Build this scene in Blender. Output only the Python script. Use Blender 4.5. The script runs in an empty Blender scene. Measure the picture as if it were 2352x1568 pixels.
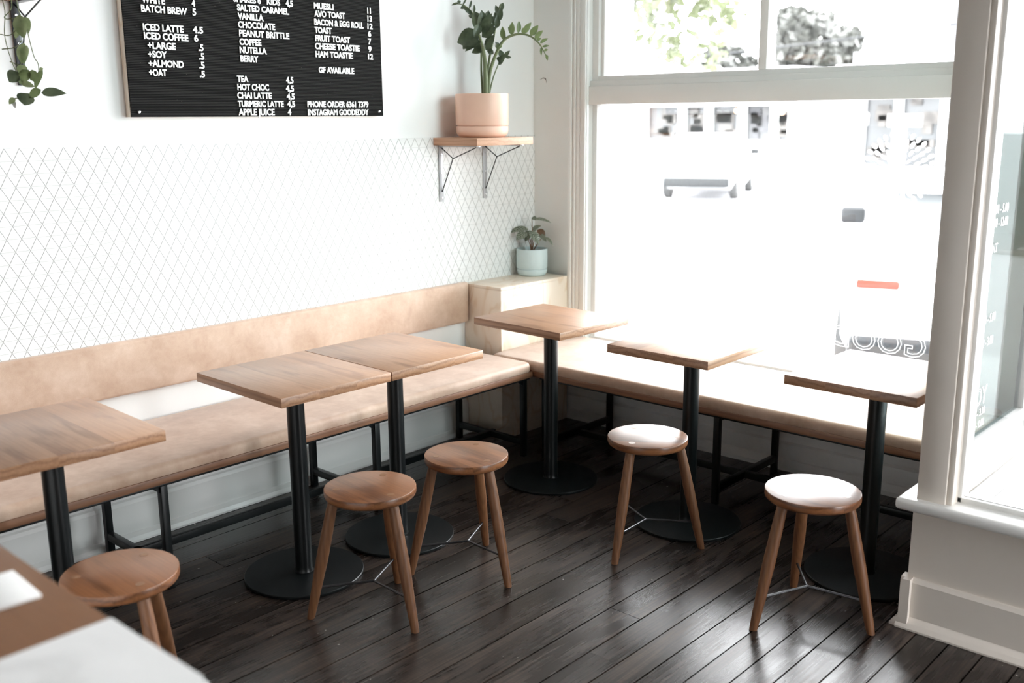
import bpy, bmesh, math, random
from mathutils import Vector, Matrix
random.seed(7)
PI = math.pi
C = bpy.context.scene.collection
sc = bpy.context.scene

# ------------------------------------------------------------------ camera
cam_d = bpy.data.cameras.new('camera')
cam = bpy.data.objects.new('camera', cam_d); C.objects.link(cam)
YAW, PITCH, ROLL, FPX = 0.73792, 0.21819, -0.00762, 2309.1
fw = Vector((-math.sin(YAW)*math.cos(PITCH), math.cos(YAW)*math.cos(PITCH), -math.sin(PITCH)))
r0 = fw.cross(Vector((0, 0, 1))).normalized(); u0 = r0.cross(fw)
rr = r0*math.cos(ROLL) + u0*math.sin(ROLL); uu = -r0*math.sin(ROLL) + u0*math.cos(ROLL)
m = Matrix((rr, uu, -fw)).transposed().to_4x4()
m.translation = Vector((3.54637, -4.08491, 1.58305))
cam.matrix_world = m
cam_d.sensor_width = 36; cam_d.lens = 36*FPX/2352
cam_d.clip_start = .05; cam_d.clip_end = 400
cam_d.dof.use_dof = True; cam_d.dof.focus_distance = 3.75; cam_d.dof.aperture_fstop = 2.4
sc.camera = cam

# ------------------------------------------------------------------ world, light, exposure
w = bpy.data.worlds.new('world'); sc.world = w; w.use_nodes = True
bg = w.node_tree.nodes['Background']
bg.inputs['Color'].default_value = (.96, .98, 1, 1); bg.inputs['Strength'].default_value = 29.5
sc.view_settings.view_transform = 'Standard'; sc.view_settings.look = 'None'
sc.view_settings.exposure = 0.0; sc.view_settings.gamma = 1; sc.view_settings.use_curve_mapping = False
sc.cycles.use_denoising = True
sc.cycles.max_bounces = 12; sc.cycles.diffuse_bounces = 8; sc.cycles.transparent_max_bounces = 16
sc.cycles.sample_clamp_indirect = 12; sc.cycles.caustics_reflective = False; sc.cycles.caustics_refractive = False

def portal(loc, rot, sx, sy):
    l = bpy.data.lights.new('portal', 'AREA'); l.shape = 'RECTANGLE'; l.size = sx; l.size_y = sy
    l.cycles.is_portal = True
    o = bpy.data.objects.new('portal', l); C.objects.link(o); o.location = loc; o.rotation_euler = rot
    return o
portal((1.25, .09, 1.7), (-PI/2, 0, 0), 1.8, 2.5)
portal((3.05, -.98, 1.65), (-PI/2, 0, 0), .9, 2.4)
portal((3.95, -.98, 1.4), (-PI/2, 0, 0), .9, 2.8)
portal((4.62, -1.375, 1.0), (0, PI/2, 0), 2.0, .35)
portal((2.52, -.5, 1.65), (0, PI/2, 0), 2.4, .85)

# ------------------------------------------------------------------ material helpers
def mat(name):
    m_ = bpy.data.materials.new(name); m_.use_nodes = True
    nt = m_.node_tree; b = nt.nodes['Principled BSDF']
    return m_, nt, b
def N(nt, t, **kw):
    n = nt.nodes.new(t)
    for k, v in kw.items(): setattr(n, k, v)
    return n
def math_n(nt, op, a=None, b=None, c=None):
    n = N(nt, 'ShaderNodeMath', operation=op)
    for i, v in enumerate((a, b, c)):
        if v is None: continue
        if isinstance(v, (int, float)): n.inputs[i].default_value = v
        else: nt.links.new(v, n.inputs[i])
    return n.outputs[0]
def noise(nt, vec, scale, detail=4, rough=.55, dist=0):
    n = N(nt, 'ShaderNodeTexNoise'); n.inputs['Scale'].default_value = scale
    n.inputs['Detail'].default_value = detail; n.inputs['Roughness'].default_value = rough
    n.inputs['Distortion'].default_value = dist
    if vec is not None: nt.links.new(vec, n.inputs['Vector'])
    return n.outputs['Fac']
def ramp(nt, fac, stops):
    r = N(nt, 'ShaderNodeValToRGB'); e = r.color_ramp.elements
    while len(e) < len(stops): e.new(.5)
    for el, (p, c) in zip(e, stops): el.position = p; el.color = (*c, 1) if len(c) == 3 else c
    nt.links.new(fac, r.inputs[0]); return r.outputs[0]
def mapping(nt, vec, scale=(1, 1, 1), rot=(0, 0, 0), loc=(0, 0, 0)):
    n = N(nt, 'ShaderNodeMapping'); n.inputs['Scale'].default_value = scale
    n.inputs['Rotation'].default_value = rot; n.inputs['Location'].default_value = loc
    nt.links.new(vec, n.inputs['Vector']); return n.outputs[0]
def bump(nt, b, h, strength=.2, dist=.002):
    n = N(nt, 'ShaderNodeBump'); n.inputs['Strength'].default_value = strength; n.inputs['Distance'].default_value = dist
    nt.links.new(h, n.inputs['Height']); nt.links.new(n.outputs[0], b.inputs['Normal'])
def mixc(nt, fac, a, b, mode='MIX'):
    n = N(nt, 'ShaderNodeMix', data_type='RGBA', blend_type=mode)
    if isinstance(fac, (int, float)): n.inputs[0].default_value = fac
    else: nt.links.new(fac, n.inputs[0])
    for i, v in ((6, a), (7, b)):
        if isinstance(v, tuple): n.inputs[i].default_value = (*v, 1) if len(v) == 3 else v
        else: nt.links.new(v, n.inputs[i])
    return n.outputs[2]
def objco(nt): return N(nt, 'ShaderNodeTexCoord').outputs['Object']

def plain(name, col, rough=.5, metal=0, spec=.5, bumpy=0, scale=60, var=0.04):
    m_, nt, b = mat(name)
    v = objco(nt)
    n = noise(nt, v, scale*.12, 3)
    c = ramp(nt, n, [(.25, tuple(x*(1-var) for x in col)), (.75, tuple(min(1, x*(1+var)) for x in col))])
    nt.links.new(c, b.inputs['Base Color'])
    b.inputs['Roughness'].default_value = rough; b.inputs['Metallic'].default_value = metal
    b.inputs['Specular IOR Level'].default_value = spec
    if bumpy: bump(nt, b, noise(nt, v, scale, 4), bumpy, .002)
    return m_

def wood(name, light, dark, plank=.149, rough=.42, axis='X', freq=330, cz=-.11, coat=0.0, varamt=.12, contrast=1.0):
    """solid timber: growth rings around an axis under the board, laminated in staves"""
    m_, nt, b = mat(name)
    v = objco(nt)
    if axis == 'Y': v = mapping(nt, v, rot=(0, 0, PI/2))
    if axis == 'Z': v = mapping(nt, v, rot=(0, PI/2, 0))
    rnd = N(nt, 'ShaderNodeObjectInfo').outputs['Random']
    off = N(nt, 'ShaderNodeVectorMath', operation='ADD')
    cmb = N(nt, 'ShaderNodeCombineXYZ'); nt.links.new(math_n(nt, 'MULTIPLY', rnd, 7.3), cmb.inputs[0])
    nt.links.new(v, off.inputs[0]); nt.links.new(cmb.outputs[0], off.inputs[1]); v2 = off.outputs[0]
    s = N(nt, 'ShaderNodeSeparateXYZ'); nt.links.new(v, s.inputs[0])
    yy = math_n(nt, 'DIVIDE', s.outputs[1], plank)
    idx = math_n(nt, 'FLOOR', math_n(nt, 'ADD', yy, .5))
    fr = math_n(nt, 'MULTIPLY', math_n(nt, 'SUBTRACT', yy, idx), plank)
    wn = N(nt, 'ShaderNodeTexWhiteNoise', noise_dimensions='1D')
    nt.links.new(math_n(nt, 'ADD', math_n(nt, 'MULTIPLY', rnd, 31.7), idx), wn.inputs['W'])
    wv = wn.outputs['Value']
    yc = math_n(nt, 'MULTIPLY', math_n(nt, 'SUBTRACT', wv, .5), .12)
    warp = noise(nt, mapping(nt, v2, scale=(1.2, 5, 5)), 2.0, 3)
    warp = math_n(nt, 'MULTIPLY', math_n(nt, 'SUBTRACT', warp, .5), .05)
    dy = math_n(nt, 'ADD', math_n(nt, 'SUBTRACT', fr, yc), warp)
    dz = math_n(nt, 'ADD', math_n(nt, 'SUBTRACT', s.outputs[2], cz), warp)
    r = math_n(nt, 'SQRT', math_n(nt, 'ADD', math_n(nt, 'MULTIPLY', dy, dy), math_n(nt, 'MULTIPLY', dz, dz)))
    ring = math_n(nt, 'MULTIPLY_ADD', math_n(nt, 'SINE', math_n(nt, 'MULTIPLY', r, freq)), .5, .5)
    ring = math_n(nt, 'POWER', ring, 2.2)
    fine = noise(nt, mapping(nt, v2, scale=(6, 160, 160)), 1.0, 3, .6)
    fac = math_n(nt, 'ADD', math_n(nt, 'MULTIPLY', ring, .38*contrast), math_n(nt, 'MULTIPLY', math_n(nt, 'SUBTRACT', fine, .3), .7*contrast))
    c = ramp(nt, fac, [(.05, light), (.85, dark)])
    tone = math_n(nt, 'ADD', 1-varamt, math_n(nt, 'MULTIPLY', wv, 2*varamt))
    blot = math_n(nt, 'MULTIPLY_ADD', noise(nt, v2, 6, 3), .22, .89)
    tc = N(nt, 'ShaderNodeCombineColor')
    tb = math_n(nt, 'MULTIPLY', tone, blot)
    for i in range(3): nt.links.new(tb, tc.inputs[i])
    c = mixc(nt, 1.0, c, tc.outputs[0], 'MULTIPLY')
    nt.links.new(c, b.inputs['Base Color'])
    b.inputs['Roughness'].default_value = rough
    b.inputs['Coat Weight'].default_value = coat; b.inputs['Coat Roughness'].default_value = .30
    bump(nt, b, fine, .08, .001)
    return m_

def glass(name, tint=(1, 1, 1), refl=1.0):
    m_, nt, b = mat(name); nt.nodes.remove(b)
    out = nt.nodes['Material Output']
    tr = N(nt, 'ShaderNodeBsdfTransparent'); tr.inputs[0].default_value = (*tint, 1)
    gl = N(nt, 'ShaderNodeBsdfGlossy'); gl.inputs['Roughness'].default_value = .0
    fr = N(nt, 'ShaderNodeFresnel'); fr.inputs[0].default_value = 1.5
    f = math_n(nt, 'MINIMUM', math_n(nt, 'MULTIPLY', fr.outputs[0], 1.7*refl), .95)
    mx = N(nt, 'ShaderNodeMixShader'); nt.links.new(f, mx.inputs[0])
    nt.links.new(tr.outputs[0], mx.inputs[1]); nt.links.new(gl.outputs[0], mx.inputs[2])
    nt.links.new(mx.outputs[0], out.inputs[0])
    return m_

M = {}
M['wall'] = plain('white_wall_paint', (.85, .85, .84), .55, bumpy=.06, scale=40, var=.012)
M['trim'] = plain('gloss_trim_paint', (.87, .87, .85), .32, bumpy=.10, scale=25, var=.02)
M['cream'] = plain('cream_partition_paint', (.74, .68, .615), .36, bumpy=.10, scale=25, var=.02)
M['greypaint'] = plain('weathered_outer_paint', (.125, .125, .122), .5, bumpy=.10, scale=25, var=.03)  # white outer paint, darkened to stand in for shade under the awning
M['step'] = plain('blue_grey_tiled_step', (.10, .12, .125), .5)  # pale blue step, darkened for the same awning shade
M['ceil'] = plain('ceiling_paint', (.58, .58, .57), .8, var=.01)
M['rear'] = plain('dark_rear_wall', (.16, .14, .125), .8)
M['tabletop'] = wood('oiled_table_timber', (.40, .218, .122), (.215, .098, .047), rough=.35, coat=.22, contrast=1.25)
M['stool'] = wood('oiled_stool_timber', (.24, .098, .040), (.105, .038, .014), plank=.16, rough=.34, coat=.16, contrast=1.5, freq=260)
M['stoolleg'] = wood('stool_leg_timber', (.165, .068, .026), (.090, .034, .012), plank=.5, rough=.5, axis='Z', freq=420, coat=.0)
M['benchtim'] = wood('bench_edge_timber', (.24, .115, .062), (.13, .055, .028), plank=.3, rough=.45, axis='Y', freq=300)
M['benchtimx'] = wood('bench_edge_timber_window', (.24, .115, .062), (.13, .055, .028), plank=.3, rough=.45, axis='X', freq=300)
M['shelf'] = wood('shelf_timber', (.58, .33, .21), (.38, .19, .10), plank=.3, rough=.5, freq=300)
M['counter'] = wood('counter_timber', (.140, .062, .025), (.085, .034, .012), plank=.2, rough=.4, freq=160)
M['black'] = plain('black_powder_coat', (.004, .0052, .0056), .32, spec=.32, bumpy=.04, scale=300)
M['blackbase'] = plain('black_base_plate', (.004, .0055, .006), .40, spec=.34, bumpy=.05, scale=200)
M['wire'] = plain('dark_steel_rod', (.09, .09, .095), .3, metal=.9)
M['bracketgrey'] = plain('pale_steel_bracket', (.42, .42, .43), .3, metal=.2)  # bracket steel again, lightened so the colour carries its reflected light
M['bracket'] = plain('steel_bracket', (.05, .052, .056), .28, metal=.3)
M['peach'] = plain('peach_ceramic', (.84, .55, .42), .42)
M['blue'] = plain('pale_blue_ceramic', (.62, .725, .735), .45)
M['soil'] = plain('potting_soil', (.03, .022, .016), .95, bumpy=.8, scale=120)
M['stem'] = plain('plant_stem', (.16, .19, .09), .5)
M['paper'] = plain('white_card', (.86, .86, .84), .6)
M['letter'] = plain('white_plastic_letter', (.93, .93, .92), .45)
m_, nt, b = mat('white_vinyl'); nt.nodes.remove(b)
tl_ = N(nt, 'ShaderNodeBsdfTranslucent'); tl_.inputs[0].default_value = (.9, .9, .9, 1)
df_ = N(nt, 'ShaderNodeBsdfDiffuse'); df_.inputs[0].default_value = (.9, .9, .9, 1)
mx_ = N(nt, 'ShaderNodeMixShader'); mx_.inputs[0].default_value = .35
nt.links.new(tl_.outputs[0], mx_.inputs[1]); nt.links.new(df_.outputs[0], mx_.inputs[2]); nt.links.new(mx_.outputs[0], nt.nodes['Material Output'].inputs[0])
M['decal'] = m_
M['stud'] = plain('steel_stud', (.75, .75, .75), .2, metal=1)
M['plug'] = plain('leg_end_grain', (.21, .10, .045), .36)
M['glass'] = glass('window_glass')
M['sideglass'] = glass('side_window_glass', (.66, .72, .715), .06)

# plywood
m_, nt, b = mat('plywood_panel')
v = objco(nt)
big = noise(nt, mapping(nt, v, scale=(1, 1, .45)), 5.5, 2, .4, 1.6)
rng = math_n(nt, 'MULTIPLY_ADD', math_n(nt, 'SINE', math_n(nt, 'MULTIPLY', big, 24)), .5, .5)
rng = math_n(nt, 'POWER', rng, 5)
c = ramp(nt, rng, [(0, (.88, .77, .65)), (1, (.80, .65, .50))])
nt.links.new(c, b.inputs['Base Color']); b.inputs['Roughness'].default_value = .45
M['ply'] = m_

# suede leather
m_, nt, b = mat('tan_leather')
v = objco(nt)
n1 = noise(nt, mapping(nt, v, scale=(1, 1, 1)), 7, 6, .6, .25)
n2 = noise(nt, v, 38, 4, .6)
f = math_n(nt, 'ADD', math_n(nt, 'MULTIPLY', n1, .75), math_n(nt, 'MULTIPLY', n2, .25))
c = ramp(nt, f, [(.36, (.46, .30, .21)), (.52, (.545, .38, .28)), (.68, (.64, .475, .37))])
nt.links.new(c, b.inputs['Base Color']); b.inputs['Roughness'].default_value = .56
b.inputs['Sheen Weight'].default_value = .25
bump(nt, b, noise(nt, v, 420, 3), .25, .0012)
M['leather'] = m_

# marble
m_, nt, b = mat('white_marble')
v = objco(nt)
n1 = noise(nt, v, 5, 5, .6, 1.2)
c = ramp(nt, n1, [(.3, (.66, .66, .65)), (.5, (.80, .80, .79)), (.7, (.84, .84, .83))])
nt.links.new(c, b.inputs['Base Color']); b.inputs['Roughness'].default_value = .3
M['marble'] = m_

# triangle mosaic (side .0495, row height .0429) on the plane x=const: uses y,z
m_, nt, b = mat('triangle_mosaic_tiles')
v = N(nt, 'ShaderNodeTexCoord').outputs['Object']
s = N(nt, 'ShaderNodeSeparateXYZ'); nt.links.new(v, s.inputs[0])
SIDE = .0499; RH = .0432
def lines(val, wdt):
    t = math_n(nt, 'FRACT', val)
    d = math_n(nt, 'MINIMUM', t, math_n(nt, 'SUBTRACT', 1.0, t))
    mr = N(nt, 'ShaderNodeMapRange'); mr.interpolation_type = 'SMOOTHSTEP'
    nt.links.new(d, mr.inputs[0]); mr.inputs[1].default_value = wdt*.35; mr.inputs[2].default_value = wdt
    return mr.outputs[0]
zr = math_n(nt, 'DIVIDE', math_n(nt, 'SUBTRACT', 1.497, s.outputs[2]), RH)
yr = math_n(nt, 'DIVIDE', math_n(nt, 'ADD', s.outputs[1], 2.698), SIDE)
h0 = lines(math_n(nt, 'ADD', zr, 40), .030)
h1 = lines(math_n(nt, 'ADD', math_n(nt, 'MULTIPLY_ADD', zr, .5, yr), 100), .034)
h2 = lines(math_n(nt, 'ADD', math_n(nt, 'MULTIPLY_ADD', zr, -.5, yr), 100), .034)
hh = math_n(nt, 'MINIMUM', h1, h2)
h0s = math_n(nt, 'MULTIPLY_ADD', h0, .35, .65)
hall = math_n(nt, 'MINIMUM', hh, h0s)
c = ramp(nt, hall, [(0, (.42, .42, .40)), (1, (.83, .83, .82))])
nt.links.new(c, b.inputs['Base Color']); b.inputs['Roughness'].default_value = .22
bump(nt, b, hall, .8, .002)
M['tile'] = m_

# felt letter board, horizontal ribs
m_, nt, b = mat('ribbed_black_felt')
v = objco(nt)
s = N(nt, 'ShaderNodeSeparateXYZ'); nt.links.new(v, s.inputs[0])
wv = math_n(nt, 'MULTIPLY_ADD', math_n(nt, 'SINE', math_n(nt, 'MULTIPLY', s.outputs[2], 2*PI/.0058)), .5, .5)
c = ramp(nt, wv, [(.15, (.004, .004, .004)), (.8, (.026, .025, .024))])
lint = N(nt, 'ShaderNodeTexVoronoi'); lint.inputs['Scale'].default_value = 45; nt.links.new(v, lint.inputs['Vector'])
lm = math_n(nt, 'LESS_THAN', lint.outputs['Distance'], .035)
c = mixc(nt, lm, c, (.16, .14, .13))
nt.links.new(c, b.inputs['Base Color']); b.inputs['Roughness'].default_value = .95
b.inputs['Specular IOR Level'].default_value = .15
bump(nt, b, wv, .8, .002)
M['felt'] = m_

# floor boards
m_, nt, b = mat('dark_stained_floorboards')
v = objco(nt)
isl = N(nt, 'ShaderNodeNewGeometry').outputs['Random Per Island']
cmb = N(nt, 'ShaderNodeCombineXYZ'); nt.links.new(math_n(nt, 'MULTIPLY', isl, 9), cmb.inputs[1])
ad = N(nt, 'ShaderNodeVectorMath', operation='ADD'); nt.links.new(v, ad.inputs[0]); nt.links.new(cmb.outputs[0], ad.inputs[1])
vb = ad.outputs[0]
grain = noise(nt, mapping(nt, vb, scale=(110, 3, 20)), 1.0, 5, .65, .6)
patch = noise(nt, mapping(nt, vb, scale=(6, 2.0, 1)), 1.0, 5, .6, .5)
scr = noise(nt, mapping(nt, v, scale=(14, 190, 1), rot=(0, 0, .25)), 1.0, 3, .7)
f = math_n(nt, 'ADD', math_n(nt, 'MULTIPLY', grain, .55), math_n(nt, 'MULTIPLY', patch, .55))
c = ramp(nt, f, [(.38, (.0035, .0026, .0023)), (.56, (.018, .0125, .0105)), (.76, (.075, .050, .038))])
wear = ramp(nt, math_n(nt, 'MULTIPLY', math_n(nt, 'MULTIPLY', grain, scr), math_n(nt, 'ADD', patch, .35)), [(.24, (0, 0, 0)), (.40, (1, 1, 1))])
c = mixc(nt, wear, c, (.080, .052, .037))
tone = math_n(nt, 'MULTIPLY_ADD', isl, .5, .75)
tc = N(nt, 'ShaderNodeCombineColor')
for i in range(3): nt.links.new(tone, tc.inputs[i])
c = mixc(nt, 1.0, c, tc.outputs[0], 'MULTIPLY')
vo = N(nt, 'ShaderNodeTexVoronoi'); vo.inputs['Scale'].default_value = 21; nt.links.new(mapping(nt, v, scale=(1, 1, 0)), vo.inputs['Vector'])
wn = N(nt, 'ShaderNodeSeparateColor'); nt.links.new(vo.outputs['Color'], wn.inputs[0])
spk = math_n(nt, 'LESS_THAN', vo.outputs['Distance'], math_n(nt, 'MULTIPLY', math_n(nt, 'POWER', wn.outputs[0], 2.5), .085))
c = mixc(nt, math_n(nt, 'MULTIPLY', spk, .75), c, (.42, .40, .37))
nt.links.new(c, b.inputs['Base Color'])
rg = math_n(nt, 'MULTIPLY_ADD', patch, .28, math_n(nt, 'MULTIPLY_ADD', grain, .14, .07))
nt.links.new(rg, b.inputs['Roughness'])
b.inputs['Specular IOR Level'].default_value = .5
hb = math_n(nt, 'ADD', math_n(nt, 'MULTIPLY', grain, .5), math_n(nt, 'MULTIPLY', patch, .9))
bump(nt, b, hb, .28, .0025)
M['floor'] = m_

def leafmat(name, a, bcol, stripes=False):
    m_, nt, b = mat(name)
    v = objco(nt)
    if stripes:
        uv = N(nt, 'ShaderNodeTexCoord').outputs['UV']
        s_ = N(nt, 'ShaderNodeSeparateXYZ'); nt.links.new(uv, s_.inputs[0])
        av = math_n(nt, 'ABSOLUTE', math_n(nt, 'SUBTRACT', s_.outputs[0], .5))
        st = math_n(nt, 'MULTIPLY_ADD', math_n(nt, 'SINE', math_n(nt, 'MULTIPLY', math_n(nt, 'SUBTRACT', s_.outputs[1], math_n(nt, 'MULTIPLY', av, .5)), 44)), .5, .5)
        c = ramp(nt, st, [(.35, a), (.6, bcol)])
    else:
        c = ramp(nt, noise(nt, v, 30, 3), [(.3, a), (.7, bcol)])
    nt.links.new(c, b.inputs['Base Color']); b.inputs['Roughness'].default_value = .3
    tl2 = N(nt, 'ShaderNodeBsdfTranslucent'); nt.links.new(c, tl2.inputs[0])
    mx2 = N(nt, 'ShaderNodeMixShader'); mx2.inputs[0].default_value = .35
    nt.links.new(b.outputs[0], mx2.inputs[1]); nt.links.new(tl2.outputs[0], mx2.inputs[2])
    nt.links.new(mx2.outputs[0], nt.nodes['Material Output'].inputs[0])
    return m_
M['zz'] = leafmat('dark_glossy_leaf', (.060, .080, .048), (.115, .145, .085))
M['zzlight'] = leafmat('young_glossy_leaf', (.12, .16, .065), (.19, .24, .11))
M['pothos'] = leafmat('pothos_leaf', (.17, .22, .10), (.30, .35, .19))
M['calathea'] = leafmat('striped_leaf', (.07, .09, .055), (.42, .45, .36), True)
M['calred'] = leafmat('rusty_leaf', (.10, .07, .04), (.28, .14, .08), True)

# outdoors
M['street'] = plain('asphalt', (.30, .30, .31), .9, bumpy=.3, scale=20)
M['path'] = plain('footpath_concrete', (.45, .455, .46), .85, bumpy=.2, scale=20)
M['render'] = plain('white_render', (.78, .78, .77), .8)
M['greywall'] = plain('grey_cladding', (.055, .056, .06), .8)
M['shopglass'] = plain('dark_shop_glazing', (.035, .038, .040), .35, var=.5, scale=8)
M['shopstock'] = plain('shop_display', (.075, .07, .065), .8, var=.5, scale=30)
M['roof'] = plain('pale_roof_sheet', (.14, .14, .145), .6)
M['treeleaf'] = leafmat('street_tree_leaf', (.062, .072, .036), (.125, .142, .082))
M['fartree'] = leafmat('distant_tree_leaf', (.036, .038, .034), (.065, .067, .06))
M['bark'] = plain('bark', (.10, .08, .065), .9)
M['carwhite'] = plain('white_car_paint', (.80, .80, .80), .2, var=.01)
M['carglass'] = plain('car_window', (.16, .17, .175), .08)
M['rubber'] = plain('tyre_rubber', (.02, .02, .02), .8)
M['redlamp'] = plain('red_lens', (.22, .025, .018), .3, spec=.2)
M['chrome'] = plain('bright_trim', (.5, .5, .5), .15, metal=1)
M['darkplastic'] = plain('dark_bumper_plastic', (.010, .011, .012), .5, spec=.2)
M['teal'] = plain('teal_sign_frame', (.05, .11, .10), .5)
def emis(name, col, st):
    m_, nt, b = mat(name); b.inputs['Base Color'].default_value = (*col, 1)
    b.inputs['Emission Color'].default_value = (*col, 1); b.inputs['Emission Strength'].default_value = st
    return m_
M['lamp'] = emis('warm_lamp_globe', (1.0, .55, .32), 1.3)

# ------------------------------------------------------------------ geometry helpers
def link(name, me, m_=None, parent=None, smooth=False):
    o = bpy.data.objects.new(name, me); C.objects.link(o)
    if m_ is not None: me.materials.append(m_)
    if smooth:
        for p in me.polygons: p.use_smooth = True
        try: me.set_sharp_from_angle(angle=math.radians(38))
        except Exception: pass
    if parent is not None: o.parent = parent
    return o
def tag(o, label=None, cat=None, group=None, kind=None):
    if label: o['label'] = label
    if cat: o['category'] = cat
    if group: o['group'] = group
    if kind: o['kind'] = kind
    return o
def thing(name, label, cat, loc=(0, 0, 0), rz=0, group=None):
    o = bpy.data.objects.new(name, None); C.objects.link(o)
    o.empty_display_size = .1; o.location = loc; o.rotation_euler = (0, 0, rz)
    return tag(o, label, cat, group)
def struct_empty(name, loc=(0, 0, 0)):
    o = bpy.data.objects.new(name, None); C.objects.link(o); o.location = loc; o['kind'] = 'structure'; return o
def bm_box(bm, x0, x1, y0, y1, z0, z1, bev=0, seg=2):
    r = bmesh.ops.create_cube(bm, size=1)
    vs = r['verts']
    for v_ in vs:
        v_.co = Vector(((x0+x1)/2+v_.co.x*(x1-x0), (y0+y1)/2+v_.co.y*(y1-y0), (z0+z1)/2+v_.co.z*(z1-z0)))
    if bev:
        es = list({e for v_ in vs for e in v_.link_edges})
        bmesh.ops.bevel(bm, geom=es, offset=bev, segments=seg, affect='EDGES', profile=.5)
def mk(name, bm, m_, parent=None, smooth=False):
    me = bpy.data.meshes.new(name); bmesh.ops.recalc_face_normals(bm, faces=bm.faces); bm.to_mesh(me); bm.free()
    return link(name, me, m_, parent, smooth)
def boxes(name, lst, m_, parent=None, bev=0, seg=2, smooth=False):
    bm = bmesh.new()
    for b_ in lst: bm_box(bm, *b_, bev=bev, seg=seg)
    return mk(name, bm, m_, parent, smooth or bev > 0)
def box(name, b_, m_, parent=None, bev=0, seg=2): return boxes(name, [b_], m_, parent, bev, seg)
def bm_lathe(bm, prof, seg=48, mtx=None):
    rings = []
    for r, z in prof:
        if r < 1e-6:
            rings.append([bm.verts.new((0, 0, z))])
        else:
            rings.append([bm.verts.new((r*math.cos(2*PI*i/seg), r*math.sin(2*PI*i/seg), z)) for i in range(seg)])
    for a, b_ in zip(rings, rings[1:]):
        for i in range(seg):
            j = (i+1) % seg
            if len(a) == 1 and len(b_) == 1: continue
            if len(a) == 1: bm.faces.new((a[0], b_[i], b_[j]))
            elif len(b_) == 1: bm.faces.new((a[i], a[j], b_[0]))
            else: bm.faces.new((a[i], a[j], b_[j], b_[i]))
    if mtx:
        for ring in rings:
            for v_ in ring: v_.co = mtx @ v_.co
def lathe(name, prof, m_, parent=None, seg=64):
    bm = bmesh.new(); bm_lathe(bm, prof, seg); return mk(name, bm, m_, parent, True)
def bm_tube(bm, pts, rad, seg=12):
    pts = [Vector(p) for p in pts]
    if isinstance(rad, (int, float)): rad = [rad]*len(pts)
    prev = None; rings = []
    for i, p in enumerate(pts):
        d = (pts[min(i+1, len(pts)-1)] - pts[max(i-1, 0)]).normalized()
        ref = Vector((0, 0, 1)) if abs(d.z) < .9 else Vector((1, 0, 0))
        if prev is None: a = d.cross(ref).normalized()
        else: a = (prev - d*prev.dot(d)).normalized()
        prev = a; b_ = d.cross(a)
        rings.append([bm.verts.new(p + (a*math.cos(2*PI*k/seg)+b_*math.sin(2*PI*k/seg))*rad[i]) for k in range(seg)])
    for a, b_ in zip(rings, rings[1:]):
        for k in range(seg): bm.faces.new((a[k], a[(k+1) % seg], b_[(k+1) % seg], b_[k]))
    bm.faces.new(rings[0][::-1]); bm.faces.new(rings[-1])
def tube(name, pts, rad, m_, parent=None, seg=12):
    bm = bmesh.new(); bm_tube(bm, pts, rad, seg); return mk(name, bm, m_, parent, True)
def curve_pts(ctrl, n=8):
    """Catmull-Rom through control points"""
    P = [Vector(c_) for c_ in ctrl]; P = [P[0]*2-P[1]] + P + [P[-1]*2-P[-2]]; out = []
    for i in range(1, len(P)-2):
        for k in range(n):
            t = k/n
            out.append(.5*((2*P[i])+(-P[i-1]+P[i+1])*t+(2*P[i-1]-5*P[i]+4*P[i+1]-P[i+2])*t*t+(-P[i-1]+3*P[i]-3*P[i+1]+P[i+2])*t**3))
    out.append(P[-2]); return out
def sweep_profile(name, prof, p0, p1, out_dir, m_, parent=None):
    """extrude a (distance out, height) profile from p0 to p1"""
    bm = bmesh.new(); o = Vector(out_dir); p0 = Vector(p0); p1 = Vector(p1)
    a = [bm.verts.new(p0+o*d+Vector((0, 0, z))) for d, z in prof]
    b_ = [bm.verts.new(p1+o*d+Vector((0, 0, z))) for d, z in prof]
    n = len(prof)
    for i in range(n): bm.faces.new((a[i], a[(i+1) % n], b_[(i+1) % n], b_[i]))
    bm.faces.new(a[::-1]); bm.faces.new(b_)
    return mk(name, bm, m_, parent, False)
def copy_tree(root, loc, rz, label, group=None, name=None):
    r = root.copy(); C.objects.link(r); r.location = loc; r.rotation_euler = (0, 0, rz)
    r['label'] = label
    if group: r['group'] = group
    for ch in list(root.children):
        c_ = ch.copy(); C.objects.link(c_); c_.parent = r
        for g in ch.children:
            d = g.copy(); C.objects.link(d); d.parent = c_
    return r
def leaf_bm(bm, base, tip, width, up=(0, 0, 1), droop=.1, fold=.15, uvl=None, nseg=6):
    base = Vector(base); tip = Vector(tip); L = tip-base; ln = L.length; d = L.normalized()
    up = Vector(up); side = d.cross(up)
    if side.length < 1e-3: side = d.cross(Vector((1, 0, 0)))
    side.normalize(); nrm = side.cross(d).normalized()
    rows = []
    for i in range(nseg+1):
        t = i/nseg
        wd = width*.5*(math.sin(PI*t**.8)**.75 if 0 < t < 1 else .04)
        c_ = base+L*t+nrm*(droop*ln*4*t*(1-t))
        rows.append([bm.verts.new(c_-side*wd+nrm*wd*fold*2), bm.verts.new(c_-side*wd*.5+nrm*wd*fold), bm.verts.new(c_), bm.verts.new(c_+side*wd*.5+nrm*wd*fold), bm.verts.new(c_+side*wd+nrm*wd*fold*2)])
    for i in range(nseg):
        for k in range(4):
            f_ = bm.faces.new((rows[i][k], rows[i][k+1], rows[i+1][k+1], rows[i+1][k]))
            f_.smooth = True
            if uvl:
                for lp, (u_, v_) in zip(f_.loops, ((k, i), (k+1, i), (k+1, i+1), (k, i+1))): lp[uvl].uv = (u_/4, v_/nseg)
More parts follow.
